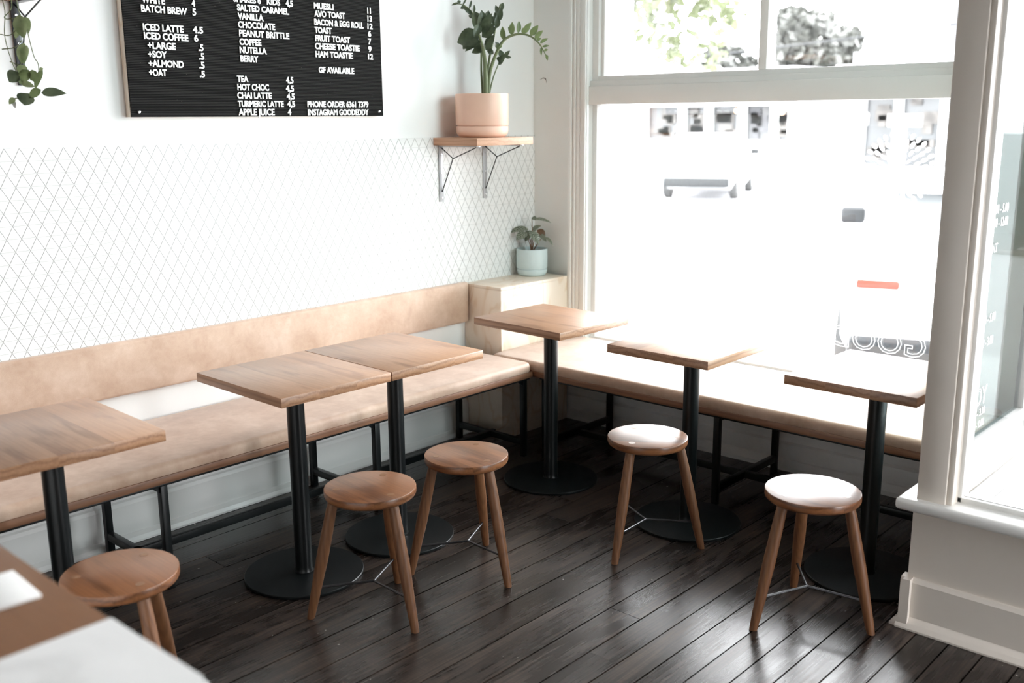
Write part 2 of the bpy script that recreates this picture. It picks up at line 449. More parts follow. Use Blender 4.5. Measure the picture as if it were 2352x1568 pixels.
def leaf(name, base, tip, width, m_, parent, **kw):
    bm = bmesh.new(); uvl = bm.loops.layers.uv.new('uv')
    leaf_bm(bm, base, tip, width, uvl=uvl, **kw)
    me = bpy.data.meshes.new(name); bm.to_mesh(me); bm.free()
    o = link(name, me, m_, parent)
    for p in me.polygons: p.use_smooth = True
    return o
def text_mesh(name, s, width, height, thick, bold, m_, parent, mtx, outline=False, align=None):
    cu = bpy.data.curves.new('t', 'FONT'); cu.body = s; cu.size = 1; cu.offset = bold
    cu.extrude = .01; cu.resolution_u = 3
    if outline: cu.fill_mode = 'NONE'; cu.extrude = 0; cu.bevel_depth = .016; cu.bevel_resolution = 1
    o = bpy.data.objects.new('t', cu); C.objects.link(o)
    dg = bpy.context.evaluated_depsgraph_get()
    me = bpy.data.meshes.new_from_object(o.evaluated_get(dg))
    C.objects.unlink(o); bpy.data.objects.remove(o); bpy.data.curves.remove(cu)
    xs = [v_.co.x for v_ in me.vertices]; ys = [v_.co.y for v_ in me.vertices]; zs = [v_.co.z for v_ in me.vertices]
    x0, x1 = min(xs), max(xs); cap = .70
    z0, z1 = min(zs), max(zs)
    for v_ in me.vertices:
        q = Vector(((v_.co.x-x0)/(x1-x0)*width, v_.co.y/cap*height, (v_.co.z-z0)/(z1-z0)*thick))
        v_.co = mtx @ q
    me.name = name; me.materials.clear()
    return link(name, me, m_, parent)

# ================================================================== ROOM SHELL
H_C = 3.05
# floor: individual boards running along y
bm = bmesh.new()
seams = [.02+.1373*k for k in range(-1, 13)]
seams = [s_+(1.175-seams[9])*1 for s_ in seams]
seams = [s_ for s_ in seams if s_ < 1.74] + [1.845, 1.95, 2.048, 2.153, 2.253, 2.347, 2.444, 2.545, 2.644]
while seams[0] > -.02: seams.insert(0, seams[0]-.1373)
while seams[-1] < 4.8: seams.append(seams[-1]+.1)
rf = random.Random(3)
for a, b_ in zip(seams, seams[1:]):
    y = -7.2 + rf.uniform(-1.5, 0)
    while y < .1:
        L_ = rf.uniform(1.6, 3.6)
        if y+L_ > -7.2:
            dz = rf.uniform(-.0012, 0)
            bm_box(bm, a+.0024, b_-.0024, max(y, -7.2)+.001, min(y+L_, .06)-.001, -.03, dz)
        y += L_
floor = mk('floor', bm, M['floor']); floor['kind'] = 'structure'
sub = box('floor', (-.15, 4.9, -7.2, .06, -.06, -.031), M['rubber']); sub['kind'] = 'structure'
ceil = box('ceiling', (-.15, 4.9, -7.2, .15, H_C, H_C+.1), M['ceil']); ceil['kind'] = 'structure'
wl = box('wall_left', (-.15, 0, -7.2, .15, 0, H_C), M['wall']); wl['kind'] = 'structure'
tl = box('wall_left', (0, .004, -7.2, 0, .60, 1.497), M['tile']); tl['kind'] = 'structure'
wb = box('wall_back', (-.15, 4.9, -7.35, -7.2, 0, H_C), M['rear']); wb['kind'] = 'structure'
wr = boxes('wall_right', [(4.55, 4.7, -7.2, -1.55, 0, H_C), (4.55, 4.7, -1.2, -.95, 0, H_C), (4.55, 4.7, -1.55, -1.2, 2.0, H_C)], M['rear'])  # unseen gap added near the entry to let side light onto the left wall
wr['kind'] = 'structure'
# window wall
ww = boxes('wall_window', [(0, .36, 0, .15, 0, H_C), (.36, 2.18, .0, .15, 0, .44), (2.18, 2.50, 0, .15, 0, H_C), (.36, 2.18, 0, .15, 2.92, H_C)], M['trim'])
ww['kind'] = 'structure'
w1 = struct_empty('window_1', (1.27, 0, .44))
def L1(b_): return (b_[0]-1.27, b_[1]-1.27, b_[2], b_[3], b_[4]-.44, b_[5]-.44)
boxes('window_frame', [L1(x) for x in [(.36, 2.18, -.004, .12, 1.648, 1.735), (.36, 2.18, .012, .12, 1.735, 1.762),
    (.36, .388, .035, .12, .44, 1.648), (2.15, 2.18, .035, .12, .44, 1.648), (.36, 2.18, .03, .12, .44, .462),
    (.36, .398, .03, .12, 1.762, 2.92), (2.142, 2.18, .03, .12, 1.762, 2.92), (.398, 2.142, .03, .12, 1.762, 1.785), (.398, 2.142, .03, .12, 2.87, 2.92),
    (.398, .418, .05, .11, 1.785, 2.87), (2.12, 2.142, .05, .11, 1.785, 2.87)]], M['trim'], w1, bev=.003)
box('mullion', L1((1.278, 1.318, .028, .11, 1.785, 2.87)), M['trim'], w1, bev=.004)
box('window_sill', L1((.30, 2.24, -.012, .06, .432, .452)), M['trim'], w1, bev=.005)
box('pane', L1((.385, 2.155, .060, .066, .458, 1.650)), M['glass'], w1)
box('pane', L1((.416, 1.280, .068, .074, 1.783, 2.872)), M['glass'], w1)
box('pane', L1((1.316, 2.122, .068, .074, 1.783, 2.872)), M['glass'], w1)
# moulded casing round the window
for nm, xs in (('window_casing', [(.252, .365)]), ('window_casing', [(2.18, 2.30)])):
    l_ = []
    for a, b_ in xs:
        l_ += [(a, b_, -.018, 0, .44, 2.98), (a, a+.022, -.030, -.016, .44, 2.98), (a+.034, a+.044, -.026, -.016, .44, 2.98), (a+.056, a+.070, -.024, -.016, .44, 2.98), (b_-.020, b_-.004, -.028, -.016, .44, 2.98)]
    boxes(nm, [L1(x) for x in l_], M['trim'], w1, bev=.003)
box('window_casing', L1((.252, 2.30, -.022, 0, 2.93, 3.04)), M['trim'], w1, bev=.004)
tw = box('trim_1', (.252, 2.45, -.012, 0, .325, .368), M['trim'], bev=.004); tw['kind'] = 'structure'

SK = [(0, 0), (.040, 0), (.040, .008), (.034, .022), (.022, .034), (.016, .036), (.016, .150), (.010, .163), (.002, .168), (0, .168)]
def ksk(k): return [(d, z*k) for d, z in SK]
sk = sweep_profile('baseboard_left', SK, (0, -7.2, 0), (0, 0, 0), (1, 0, 0), M['trim']); sk['kind'] = 'structure'
sk = sweep_profile('baseboard_window', [(0, 0), (.022, 0), (.022, .02), (.012, .05), (.008, .056), (.008, .125), (0, .135)], (0, 0, 0), (2.5, 0, 0), (0, -1, 0), M['trim']); sk['kind'] = 'structure'
sk = box('trim_2', (0, .012, -7.2, -.56, .335, .38), M['trim'], bev=.004); sk['kind'] = 'structure'

# entry partition: knee walls, corner post, display glazing
kn = boxes('wall_entry', [(2.49, 3.42, -1.072, -.95, 0, .40), (2.49, 2.57, -.96, .0, 0, .40), (3.42, 3.50, -1.072, -.95, 0, H_C), (4.42, 4.55, -1.072, -.95, 0, H_C), (2.49, 4.55, -1.072, -.95, 2.40, H_C), (2.49, 2.57, -.96, .15, 2.92, H_C)], M['cream'])
kn['kind'] = 'structure'
bb = sweep_profile('baseboard_entry', [(-.02, 0), (.040, 0), (.040, .006), (.030, .020), (.018, .033), (.016, .036), (.016, .152), (.008, .164), (-.02, .166)], (2.474, -1.072, 0), (3.46, -1.072, 0), (0, -1, 0), M['cream']); bb['kind'] = 'structure'
bb2 = sweep_profile('baseboard_entry', [(-.02, 0), (.036, 0), (.036, .006), (.028, .020), (.016, .033), (.010, .036), (.010, .152), (.004, .164), (-.02, .166)], (2.49, -1.105, 0), (2.49, 0, 0), (-1, 0, 0), M['cream']); bb2['kind'] = 'structure'
si = boxes('trim_3', [(2.448, 3.44, -1.122, -.93, .394, .431)], M['trim'], bev=.012, seg=3); si['kind'] = 'structure'
si = boxes('trim_3', [(2.448, 2.56, -.95, -.002, .394, .431)], M['trim'], bev=.010, seg=3); si['kind'] = 'structure'
po = boxes('trim_4', [(2.502, 2.588, -1.090, -.93, .425, 2.93), (2.588, 2.606, -1.082, -.93, .425, 2.93)], M['cream'], bev=.004); po['kind'] = 'structure'
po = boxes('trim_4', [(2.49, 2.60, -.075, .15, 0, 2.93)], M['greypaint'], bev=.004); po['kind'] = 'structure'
w2 = struct_empty('window_2', (3.0, -1.02, .43))
def L2(b_): return (b_[0]-3.0, b_[1]-3.0, b_[2]+1.02, b_[3]+1.02, b_[4]-.43, b_[5]-.43)
boxes('window_frame', [L2(x) for x in [(2.598, 3.42, -1.035, -1.018, .43, .447), (2.598, 3.42, -1.010, -.985, .43, .447), (2.602, 2.618, -1.035, -1.018, .43, 2.9), (3.40, 3.42, -1.035, -.99, .43, 2.9), (2.6, 3.42, -1.035, -.99, 2.88, 2.92)]], M['trim'], w2, bev=.002)
box('pane', L2((2.604, 3.41, -1.017, -1.011, .435, 2.9)), M['glass'], w2)
w3 = struct_empty('window_3', (2.51, -.5, .43))
def L3(b_): return (b_[0]-2.51, b_[1]-2.51, b_[2]+.5, b_[3]+.5, b_[4]-.43, b_[5]-.43)
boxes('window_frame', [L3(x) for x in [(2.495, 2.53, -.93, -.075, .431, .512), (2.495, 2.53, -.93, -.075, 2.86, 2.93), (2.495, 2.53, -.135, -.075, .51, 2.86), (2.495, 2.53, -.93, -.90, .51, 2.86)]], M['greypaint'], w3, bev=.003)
box('pane', L3((2.507, 2.511, -.905, -.13, .508, 2.865)), M['sideglass'], w3)
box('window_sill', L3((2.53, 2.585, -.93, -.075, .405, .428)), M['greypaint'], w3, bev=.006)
SIDE_TXT = [("9.00 - 5.00", -.648, -.487, 1.270, .030), ("9.00 - 12.00", -.648, -.480, 1.225, .030), ("EVENT", -.680, -.565, 1.142, .030),
            ("9.00 - 5.00", -.665, -.515, .906, .030), ("9.00 - 3.00", -.665, -.517, .826, .030), ("EDDY", -.735, -.525, .622, .062), ("7.30 - 3.30", -.680, -.530, .582, .026), ("8.00 - 1.00", -.680, -.530, .540, .026)]
for s_, ya, yb, z, h in SIDE_TXT:
    mtx = Matrix.Translation((2.5115-2.51, ya+.5, z-.43)) @ Matrix(((0, 0, 1), (1, 0, 0), (0, 1, 0))).to_4x4()
    text_mesh('window_lettering', s_, yb-ya, h, .0006, .0 if s_ != 'EDDY' else 0, M['decal'], w3, mtx, outline=(s_ == 'EDDY'))
d1 = struct_empty('door_1', (3.95, -1.02, 0))
boxes('door_frame', [(-.45, .47, .0, .04, 2.05, 2.12), (-.45, -.37, 0, .04, 0, 2.12), (.39, .47, 0, .04, 0, 2.12), (-.45, .47, 0, .04, 0, .22)], M['trim'], d1, bev=.003)
box('pane', (-.38, .40, .018, .024, .2, 2.07), M['glass'], d1)

# ================================================================== BENCHES
def bench_leg_set(parent, along, pos, front, back, mtl):
    """along 'y': frame lies across x at y=pos. front/back are the two feet."""
    t = .026
    for q in (front, back):
        b_ = (q-t/2, q+t/2, pos-t/2, pos+t/2, 0, .395) if along == 'y' else (pos-t/2, pos+t/2, q-t/2, q+t/2, 0, .395)
        box('leg', b_, mtl, parent, bev=.0015)
    a, c_ = sorted((front, back))
    b_ = (a, c_, pos-.012, pos+.012, .055, .085) if along == 'y' else (pos-.012, pos+.012, a, c_, .055, .085)
    box('stretcher', b_, mtl, parent, bev=.0015)
    b_ = (a, c_, pos-.012, pos+.012, .365, .393) if along == 'y' else (pos-.012, pos+.012, a, c_, .365, .393)
    box('cross_bar', b_, mtl, parent, bev=.0015)
def cushion(name, x0, x1, y0, y1, z0, z1, parent, r=.02, rc=.035):
    """upholstered pad: rounded plan corners and a rolled top edge"""
    bm = bmesh.new(); rings = []
    def ring(ins, z):
        pts = []
        rcx = max(rc-ins, .004)
        for cx, cy, a0 in ((x1-rc, y1-rc, 0), (x0+rc, y1-rc, PI/2), (x0+rc, y0+rc, PI), (x1-rc, y0+rc, 1.5*PI)):
            for k in range(7):
                a = a0+PI/2*k/6; pts.append(bm.verts.new((cx+rcx*math.cos(a), cy+rcx*math.sin(a), z)))
        return pts
    zs = [(.003, z0), (0, z0+.006)]
    for k in range(7):
        a = PI/2*k/6; zs.append((r*(1-math.cos(a)), z1-r+r*math.sin(a)-.003*0))
    for ins, z in zs: rings.append(ring(ins, z))
    for a, b_ in zip(rings, rings[1:]):
        n = len(a)
        for i in range(n): bm.faces.new((a[i], a[(i+1) % n], b_[(i+1) % n], b_[i]))
    bm.faces.new(rings[0][::-1]); bm.faces.new(rings[-1])
    return mk(name, bm, M['leather'], parent, True)
bl = thing('bench', 'long tan leather banquette with backrest running along the white tiled wall', 'bench', (0, 0, 0))
box('seat_board', (.006, .535, -3.9, -.626, .395, .422), M['benchtim'], bl, bev=.002)
cushion('cushion', .008, .534, -3.9, -.628, .4225, .466, bl)
box('backrest', (.004, .040, -3.9, -.546, .583, .787), M['leather'], bl, bev=.012, seg=4)
boxes('rail', [(.50, .526, -3.88, -.64, .385, .3945), (.04, .07, -3.88, -.64, .385, .3945)], M['black'], bl, bev=.001)
box('floor_rail', (.258, .284, -3.88, -.62, .055, .085), M['black'], bl, bev=.0015)
for y in (-3.44, -2.497, -1.555, -.617-.03): bench_leg_set(bl, 'y', y, .490, .055, M['black'])
# little gussets at the front legs
for y in (-3.44, -2.497, -1.555, -.647):
    bm = bmesh.new()
    pts = [(.495, y-.013, .378), (.495, y-.045, .378), (.495, y-.013, .352)]
    a = [bm.verts.new(p) for p in pts]; b_ = [bm.verts.new((p[0]-.006, p[1], p[2])) for p in pts]
    bm.faces.new(a); bm.faces.new(b_[::-1])
    for i in range(3): bm.faces.new((a[i], a[(i+1) % 3], b_[(i+1) % 3], b_[i]))
    mk('gusset', bm, M['black'], bl)
bw = thing('bench', 'tan leather bench without backrest running under the big front window', 'bench', (0, 0, 0))
box('seat_board', (.256, 2.440, -.6245, -.014, .395, .422), M['benchtimx'], bw, bev=.002)
cushion('cushion', .256, 2.438, -.6245, -.013, .4225, .466, bw)
boxes('rail', [(.56, 2.43, -.613, -.585, .385, .3945), (.27, 2.43, -.09, -.06, .385, .3945)], M['black'], bw, bev=.001)
box('floor_rail', (.60, 2.40, -.36, -.334, .055, .085), M['black'], bw, bev=.0015)
for x in (.575, 1.505, 2.40): bench_leg_set(bw, 'x', x, -.585, -.075, M['black'])

# plywood corner box
cb = thing('corner_box', 'pale plywood corner box between the two benches with a blue pot on top', 'cabinet', (0, 0, 0))
box('top_panel', (.002, .252, -.540, -.026, .762, .777), M['ply'], cb, bev=.001)
box('front_panel', (.002, .252, -.540, -.525, .001, .7615), M['ply'], cb, bev=.001)
box('side_panel', (.237, .252, -.5245, -.026, .001, .7615), M['ply'], cb, bev=.001)

# ================================================================== TABLES
SX, SY = .503, .4447
def make_table(label):
    t = thing('cafe_table', label, 'table')
    box('tabletop', (-SX/2, SX/2, -SY/2, SY/2, .708, .740), M['tabletop'], t, bev=.0018)
    lathe('base_plate', [(0, 0), (.209, 0), (.210, .002), (.210, .009), (.208, .011), (0, .0115)], M['blackbase'], t, seg=96)
    lathe('pole', [(.0335, .0116), (.034, .013), (.0315, .018), (.0305, .03), (.0305, .70), (.0305, .7075)], M['black'], t, seg=40)
    box('top_bracket', (-.11, .11, -.11, .11, .702, .7075), M['black'], t, bev=.001)
    return t
G = 'square timber cafe tables on round black bases'
tA = make_table('square timber table beside the leather banquette, half cut off at the left edge'); tA['group'] = G
tA.location = (.7587, -2.9611, 0); tA.rotation_euler = (0, 0, -.0288)
copy_tree(tA, (.7456, -2.1184, 0), -.0138, 'left square table of the pair pushed together by the banquette')
copy_tree(tA, (.7515, -1.6699, 0), -.0119, 'right square table of the pair pushed together, nearer the plywood box')
copy_tree(tA, (.7909, -.8027, 0), -.0395, 'square timber table in the corner in front of the plywood box')
copy_tree(tA, (1.5184, -.8184, 0), PI/2-.0043, 'square table in the middle of the front window with glaring white top')
copy_tree(tA, (2.2513, -.8114, 0), PI/2-.0089, 'square table by the front window partly hidden behind the white post')

# ================================================================== STOOLS
def make_stool(label):
    t = thing('stool', label, 'stool')
    lathe('seat', [(0, .402), (.130, .402), (.140, .4035), (.1455, .408), (.1478, .414), (.1478, .4305), (.1468, .4327), (.1445, .4335), (0, .4335)], M['stool'], t, seg=96)
    for k in range(3):
        a = 2*PI*k/3; d = Vector((math.cos(a), math.sin(a), 0))
        p0 = d*.209; p1 = d*.118+Vector((0, 0, .4015))
        bm = bmesh.new(); L_ = (p1-p0); n = 12; pts = []; rad = []
        for i in range(n+1):
            u_ = i/n; pts.append(p0+L_*u_)
            rad.append(.0128+(.0195-.0128)*min(1, u_/.5)**.9 if u_ < .5 else .0195-(.0195-.0165)*((u_-.5)/.5)**1.5)
        bm_tube(bm, pts, rad, 24)
        # square the foot to the floor
        for v_ in bm.verts:
            if v_.co.z < .012: v_.co.z = .0005
            if v_.co.z > .4012: v_.co.z = .4012
        lg = mk('leg', bm, M['stoolleg'], t, True)
        q2 = d*(.1835+.0158)
        bm = bmesh.new(); bm_lathe(bm, [(0, 0), (.0045, -.0004), (.0045, -.003), (0, -.003)], 14, Matrix.Translation((q2.x, q2.y, .088)) @ Matrix.Rotation(a, 4, 'Z') @ Matrix.Rotation(PI/2-.22, 4, 'Y'))
        mk('dowel_end', bm, M['soil'], lg, True)
        q = d*.186; tube('stretcher_rod', [(0, 0, .104), (q.x*.93, q.y*.93, .104)], .0042, M['wire'], t, 10)
        e = d*.108
        bm = bmesh.new(); bm_lathe(bm, [(0, 0), (.0118, 0), (.0118, .0004), (0, .0005)], 24, Matrix.Translation((e.x, e.y, .43352)))
        mk('leg_plug', bm, M['plug'], t, True)
    return t
GS = 'three-legged round timber stools'
s1 = make_stool('reddish round timber stool at the left edge beyond the wooden counter'); s1['group'] = GS
s1.location = (1.142, -2.972, 0); s1.rotation_euler = (0, 0, math.radians(-1))
copy_tree(s1, (1.150, -2.133, 0), math.radians(-3), 'round timber stool before the left table of the joined pair')
copy_tree(s1, (1.158, -1.702, 0), math.radians(-4), 'round timber stool before the right table of the joined pair')
copy_tree(s1, (1.523, -1.117, 0), math.radians(33), 'round stool with glaring pale seat before the middle window table')
copy_tree(s1, (2.232, -1.234, 0), math.radians(7), 'round stool with blown-out white seat beside the low wall under the post')

# ================================================================== SERVICE COUNTER (foreground)
ct = thing('counter', 'brown timber service counter at the bottom left corner', 'counter', (0, 0, 0))
box('worktop', (.9, 2.25, -4.30, -3.506, .872, .900), M['counter'], ct, bev=.003)
box('cabinet', (.94, 2.25, -4.27, -3.54, .002, .8715), M['render'], ct, bev=.002)
bm = bmesh.new()
# marble slab with a rounded outer corner
x0, x1, y0, y1, rc = 2.253, 2.56, -4.30, -3.504, .07
pts = [(x0, y0), (x1, y0)]
for k in range(9):
    a = PI/2*k/8; pts.append((x1-rc+rc*math.cos(a), y1-rc+rc*math.sin(a)))
pts.append((x0, y1))
a = [bm.verts.new((px, py, .874)) for px, py in pts]; b_ = [bm.verts.new((px, py, .904)) for px, py in pts]
bm.faces.new(a[::-1]); bm.faces.new(b_)
for i in range(len(pts)): bm.faces.new((a[i], a[(i+1) % len(pts)], b_[(i+1) % len(pts)], b_[i]))
bmesh.ops.bevel(bm, geom=[e for e in bm.edges if abs(e.verts[0].co.z-.904) < 1e-5 and abs(e.verts[1].co.z-.904) < 1e-5], offset=.004, segments=2, affect='EDGES')
mb = thing('marble_counter', 'white marble topped counter end beside the brown timber counter', 'counter', (0, 0, 0))
mk('marble_slab', bm, M['marble'], mb, True)
box('cabinet', (2.26, 2.50, -4.27, -3.58, .002, .8735), M['render'], mb, bev=.002)
nap = box('card', (-.058, .058, -.040, .040, 0, .006), M['paper'], bev=.0015)
nap.location = (2.055, -3.580, .9005); nap.rotation_euler = (0, 0, math.radians(-3))
tag(nap, 'small blank white card lying on the brown timber counter', 'card')

# ================================================================== MENU BOARD
mbd = thing('menu_board', 'large black letter board menu hanging on the white wall above the tiles', 'menu board', (.0, -1.66, 1.598))
box('back_board', (.001, .028, -.595, .597, 0, .95), M['ply'], mbd, bev=.001)
box('felt_panel', (.0282, .0325, -.592, .597, .0, .95), M['felt'], mbd)
TX = [('KIDS', -1.647, -1.585, 2.03), ('4,5', -1.558, -1.523, 2.03), ('WHITE', -2.178, -2.087, 1.998), ('4', -1.979, -1.965, 1.999), ('BATCH BREW', -2.182, -2.0, 1.967), ('5', -1.978, -1.963, 1.968), ('ICED LATTE', -2.181, -2.02, 1.903), ('4.5', -1.982, -1.939, 1.904), ('ICED COFFEE', -2.18, -2.003, 1.873), ('6', -1.979, -1.962, 1.874), ('+LARGE', -2.169, -2.057, 1.84), ('.5', -1.964, -1.943, 1.841), ('+SOY', -2.17, -2.095, 1.809), ('.5', -1.964, -1.942, 1.809), ('+ALMOND', -2.171, -2.03, 1.777), ('.5', -1.966, -1.943, 1.777), ('+OAT', -2.172, -2.102, 1.745), ('.5', -1.967, -1.944, 1.745), ('SHAKES 6', -1.799, -1.675, 2.03), ('SALTED CARAMEL', -1.785, -1.544, 1.998), ('VANILLA', -1.784, -1.667, 1.966), ('CHOCOLATE', -1.785, -1.615, 1.935), ('PEANUT BRITTLE', -1.783, -1.549, 1.903), ('COFFEE', -1.784, -1.684, 1.871), ('NUTELLA', -1.785, -1.661, 1.84), ('BERRY', -1.784, -1.702, 1.808), ('TEA', -1.805, -1.754, 1.731), ('4,5', -1.576, -1.54, 1.731), ('HOT CHOC', -1.806, -1.66, 1.7), ('4,5', -1.579, -1.54, 1.698), ('CHAI LATTE', -1.809, -1.65, 1.668), ('4,5', -1.577, -1.538, 1.666), ('TURMERIC LATTE', -1.809, -1.594, 1.636), ('4,5', -1.576, -1.538, 1.636), ('APPLE JUICE', -1.808, -1.64, 1.604), ('4', -1.576, -1.559, 1.604), ('MUESLI', -1.419, -1.318, 2.031), ('11', -1.136, -1.116, 2.031), ('AVO TOAST', -1.419, -1.258, 2.0), ('13', -1.137, -1.111, 1.998), ('BACON & EGG ROLL', -1.421, -1.16, 1.967), ('12', -1.138, -1.109, 1.966), ('TOAST', -1.421, -1.333, 1.935), ('6', -1.136, -1.119, 1.935), ('FRUIT TOAST', -1.42, -1.237, 1.903), ('7', -1.137, -1.12, 1.903), ('CHEESE TOASTIE', -1.423, -1.186, 1.871), ('9', -1.138, -1.12, 1.871), ('HAM TOASTIE', -1.422, -1.225, 1.839), ('12', -1.141, -1.113, 1.839), ('GF AVAILABLE', -1.41, -1.221, 1.776), ('PHONE ORDER 6361 7379', -1.476, -1.149, 1.636), ('INSTAGRAM GOODEDDY', -1.475, -1.149, 1.603)]
RX = Matrix(((0, 0, 1), (1, 0, 0), (0, 1, 0))).to_4x4()
for s_, ya, yb, z in TX:
    mtx = Matrix.Translation((.0327, ya+1.66, z-1.598)) @ RX
    text_mesh('letter_row', s_, yb-ya, .0232, .0035, .034, M['letter'], mbd, mtx)
for y, z in ((-2.223, 1.616), (-1.090, 1.618), (-2.223, 2.50), (-1.09, 2.50)):
    bm = bmesh.new(); bm_lathe(bm, [(0, .010), (.004, .009), (.0065, .005), (.007, 0), (0, 0)], 20, Matrix.Translation((.0326, y+1.66, z-1.598)) @ Matrix.Rotation(PI/2, 4, 'Y'))
    mk('screw', bm, M['stud'], mbd, True)

# ================================================================== SHELVES
def bracket(parent, y, z, depth, drop, x0=.0, bmt='bracket'):
    """flat bar wall bracket with a bent wire brace"""
    t = .028
    boxes('bracket', [(x0, x0+.006, y-t/2, y+t/2, z-drop, z), (x0, x0+depth, y-t/2, y+t/2, z-.006, z)], M[bmt], parent, bev=.001)
    j = (x0+depth*.34, y, z-depth*.24)
    bm = bmesh.new()
    bm_tube(bm, [(x0+.006, y, z-.010), j], .0026, 8); bm_tube(bm, [j, (x0+depth*.94, y, z-.008)], .0026, 8)
    bm_tube(bm, [j, (x0+.008, y, z-drop*.82)], .0026, 8)
    mk('brace', bm, M['black'], parent, True)
    for k in (.16, .5, .93):
        bm = bmesh.new(); bm_lathe(bm, [(0, .003), (.004, .0025), (.005, 0), (0, 0)], 14, Matrix.Translation((x0+.0062, y, z-drop*k)) @ Matrix.Rotation(PI/2, 4, 'Y'))
        mk('screw', bm, M['stud'], parent, True)
sh = thing('shelf', 'small timber wall shelf under the peach pot beside the window', 'shelf', (0, 0, 0))
box('board', (.002, .292, -.733, -.343, 1.461, 1.4965), M['shelf'], sh, bev=.0015)
bracket(sh, -.690, 1.4605, .255, .268, .0045, 'bracketgrey'); bracket(sh, -.386, 1.4605, .255, .268, .0045, 'bracketgrey')
sh2 = thing('shelf', 'timber wall shelf cut off at the top left corner above trailing vines', 'shelf', (0, 0, 0))
box('board', (.002, .235, -3.30, -2.585, 1.972, 2.007), M['shelf'], sh2, bev=.0015)
bracket(sh2, -2.612, 1.9715, .225, .268, .001); bracket(sh2, -3.22, 1.9715, .225, .268, .001)

# ================================================================== POTS AND PLANTS
def pot(name, label, loc, R, Hh, mt, seam):
    t = thing(name, label, 'potted plant', loc)
    lathe('pot', [(0, seam+.0005), (R*.94, seam+.0005), (R*.94, seam+.003), (R*.985, seam+.0035), (R, seam+.006), (R, Hh-.003), (R*.99, Hh), (R*.95, Hh), (R*.94, Hh-.003), (R*.94, Hh-.024), (0, Hh-.024)], mt, t, 72)
    lathe('saucer', [(0, 0), (R*.80, 0), (R*.90, .006), (R*.965, .018), (R*.985, .032), (R*.985, seam-.0015), (R*.96, seam), (0, seam)], mt, t, 72)
    lathe('soil', [(0, Hh-.0235), (R*.935, Hh-.0235), (R*.6, Hh-.015), (0, Hh-.012)], M['soil'], t, 40)
    return t
vr = Vector((.74, .67, 0)); vd = Vector((-.67, .74, 0))
# ZZ plant on shelf -------------------------------------------------
PZ = Vector((.157, -.556, 1.4975))
zz = pot('zz_plant', 'tall glossy green plant in a peach pot on the small wall shelf', PZ, .126, .200, M['peach'], .052)
K = .00201
def zp(u_, v_, dep=0): return vr*((u_-1110)*K) + Vector((0, 0, (315-v_)*K)) + vd*dep
def stem(ctrl, r0_, r1_, parent, fn=zp, m_=None):
    pts = curve_pts([Vector(c_[1:]) if c_[0] is None else fn(*c_) for c_ in ctrl], 6); n = len(pts)
    return tube('stem', pts, [r0_+(r1_-r0_)*i/(n-1) for i in range(n)], m_ or M['stem'], parent, 10)
stem([(1118, 222, 0), (1119, 180, 0), (1118, 140, 0), (1113, 108, -.01), (1105, 82, -.03)], .0135, .006, zz)
stem([(1124, 220, .01), (1130, 165, .01), (1146, 122, 0), (1162, 96, 0), (1180, 85, 0), (1203, 81, 0), (1226, 87, 0), (1245, 103, -.01), (1257, 122, -.01), (1265, 140, -.01)], .009, .0022, zz)
stem([(1112, 220, .02), (1109, 165, .03), (1109, 110, .04), (1101, 60, .05), (1090, 32, .05), (1070, 14, .05), (1048, 10, .05)], .006, .0022, zz)
stem([(1126, 220, .03), (1136, 180, .05), (1147, 152, .06), (1156, 130, .06)], .004, .002, zz)
stem([(1121, 220, .02), (1126, 150, .04), (1138, 90, .05), (1148, 45, .05), (1156, 12, .05)], .007, .0025, zz)
ZL = []   # base u,v, tip u,v, width px, depth, tone, facing
for b_ in [(1108, 76, 1095, 29, 30, 0), (1112, 74, 1112, 28, 26, .01), (1116, 70, 1128, 27, 24, .02), (1112, 78, 1136, 36, 20, -.01), (1116, 80, 1142, 60, 20, -.01), (1112, 88, 1145, 66, 22, -.02),
           (1106, 84, 1055, 100, 40, -.03), (1104, 86, 1068, 115, 36, -.02), (1108, 62, 1095, 90, 18, -.07), (1112, 95, 1073, 120, 14, -.02), (1114, 104, 1085, 108, 16, .02), (1117, 112, 1087, 122, 18, .02),
           (1119, 106, 1140, 84, 13, -.02), (1122, 118, 1142, 82, 13, -.02), (1128, 98, 1120, 116, 16, .02), (1124, 112, 1138, 124, 12, .03),
           (1146, 62, 1134, 38, 13, .05), (1147, 58, 1142, 30, 16, .05), (1150, 50, 1158, 20, 14, .05), (1150, 38, 1144, 14, 12, .05), (1154, 28, 1162, 8, 11, .05), (1146, 66, 1148, 36, 14, .05),
           (1096, 42, 1080, 36, 10, .05), (1092, 32, 1094, 12, 7, .05), (1082, 22, 1088, 2, 5, .05), (1074, 16, 1062, 22, 9, .05), (1068, 14, 1078, -2, 5, .05), (1060, 10, 1057, 2, 8, .05), (1090, 36, 1068, 18, 9, .04), (1058, 9, 1041, 14, 6, .05),
           (1150, 142, 1158, 130, 16, .06), (1150, 148, 1165, 134, 13, .06), (1152, 140, 1168, 128, 14, .05), (1158, 132, 1152, 114, 13, .06), (1162, 132, 1177, 116, 9, .06), (1166, 132, 1180, 132, 7, .05), (1148, 112, 1143, 98, 14, .01)]:
    ZL.append((*b_, 'zz'))
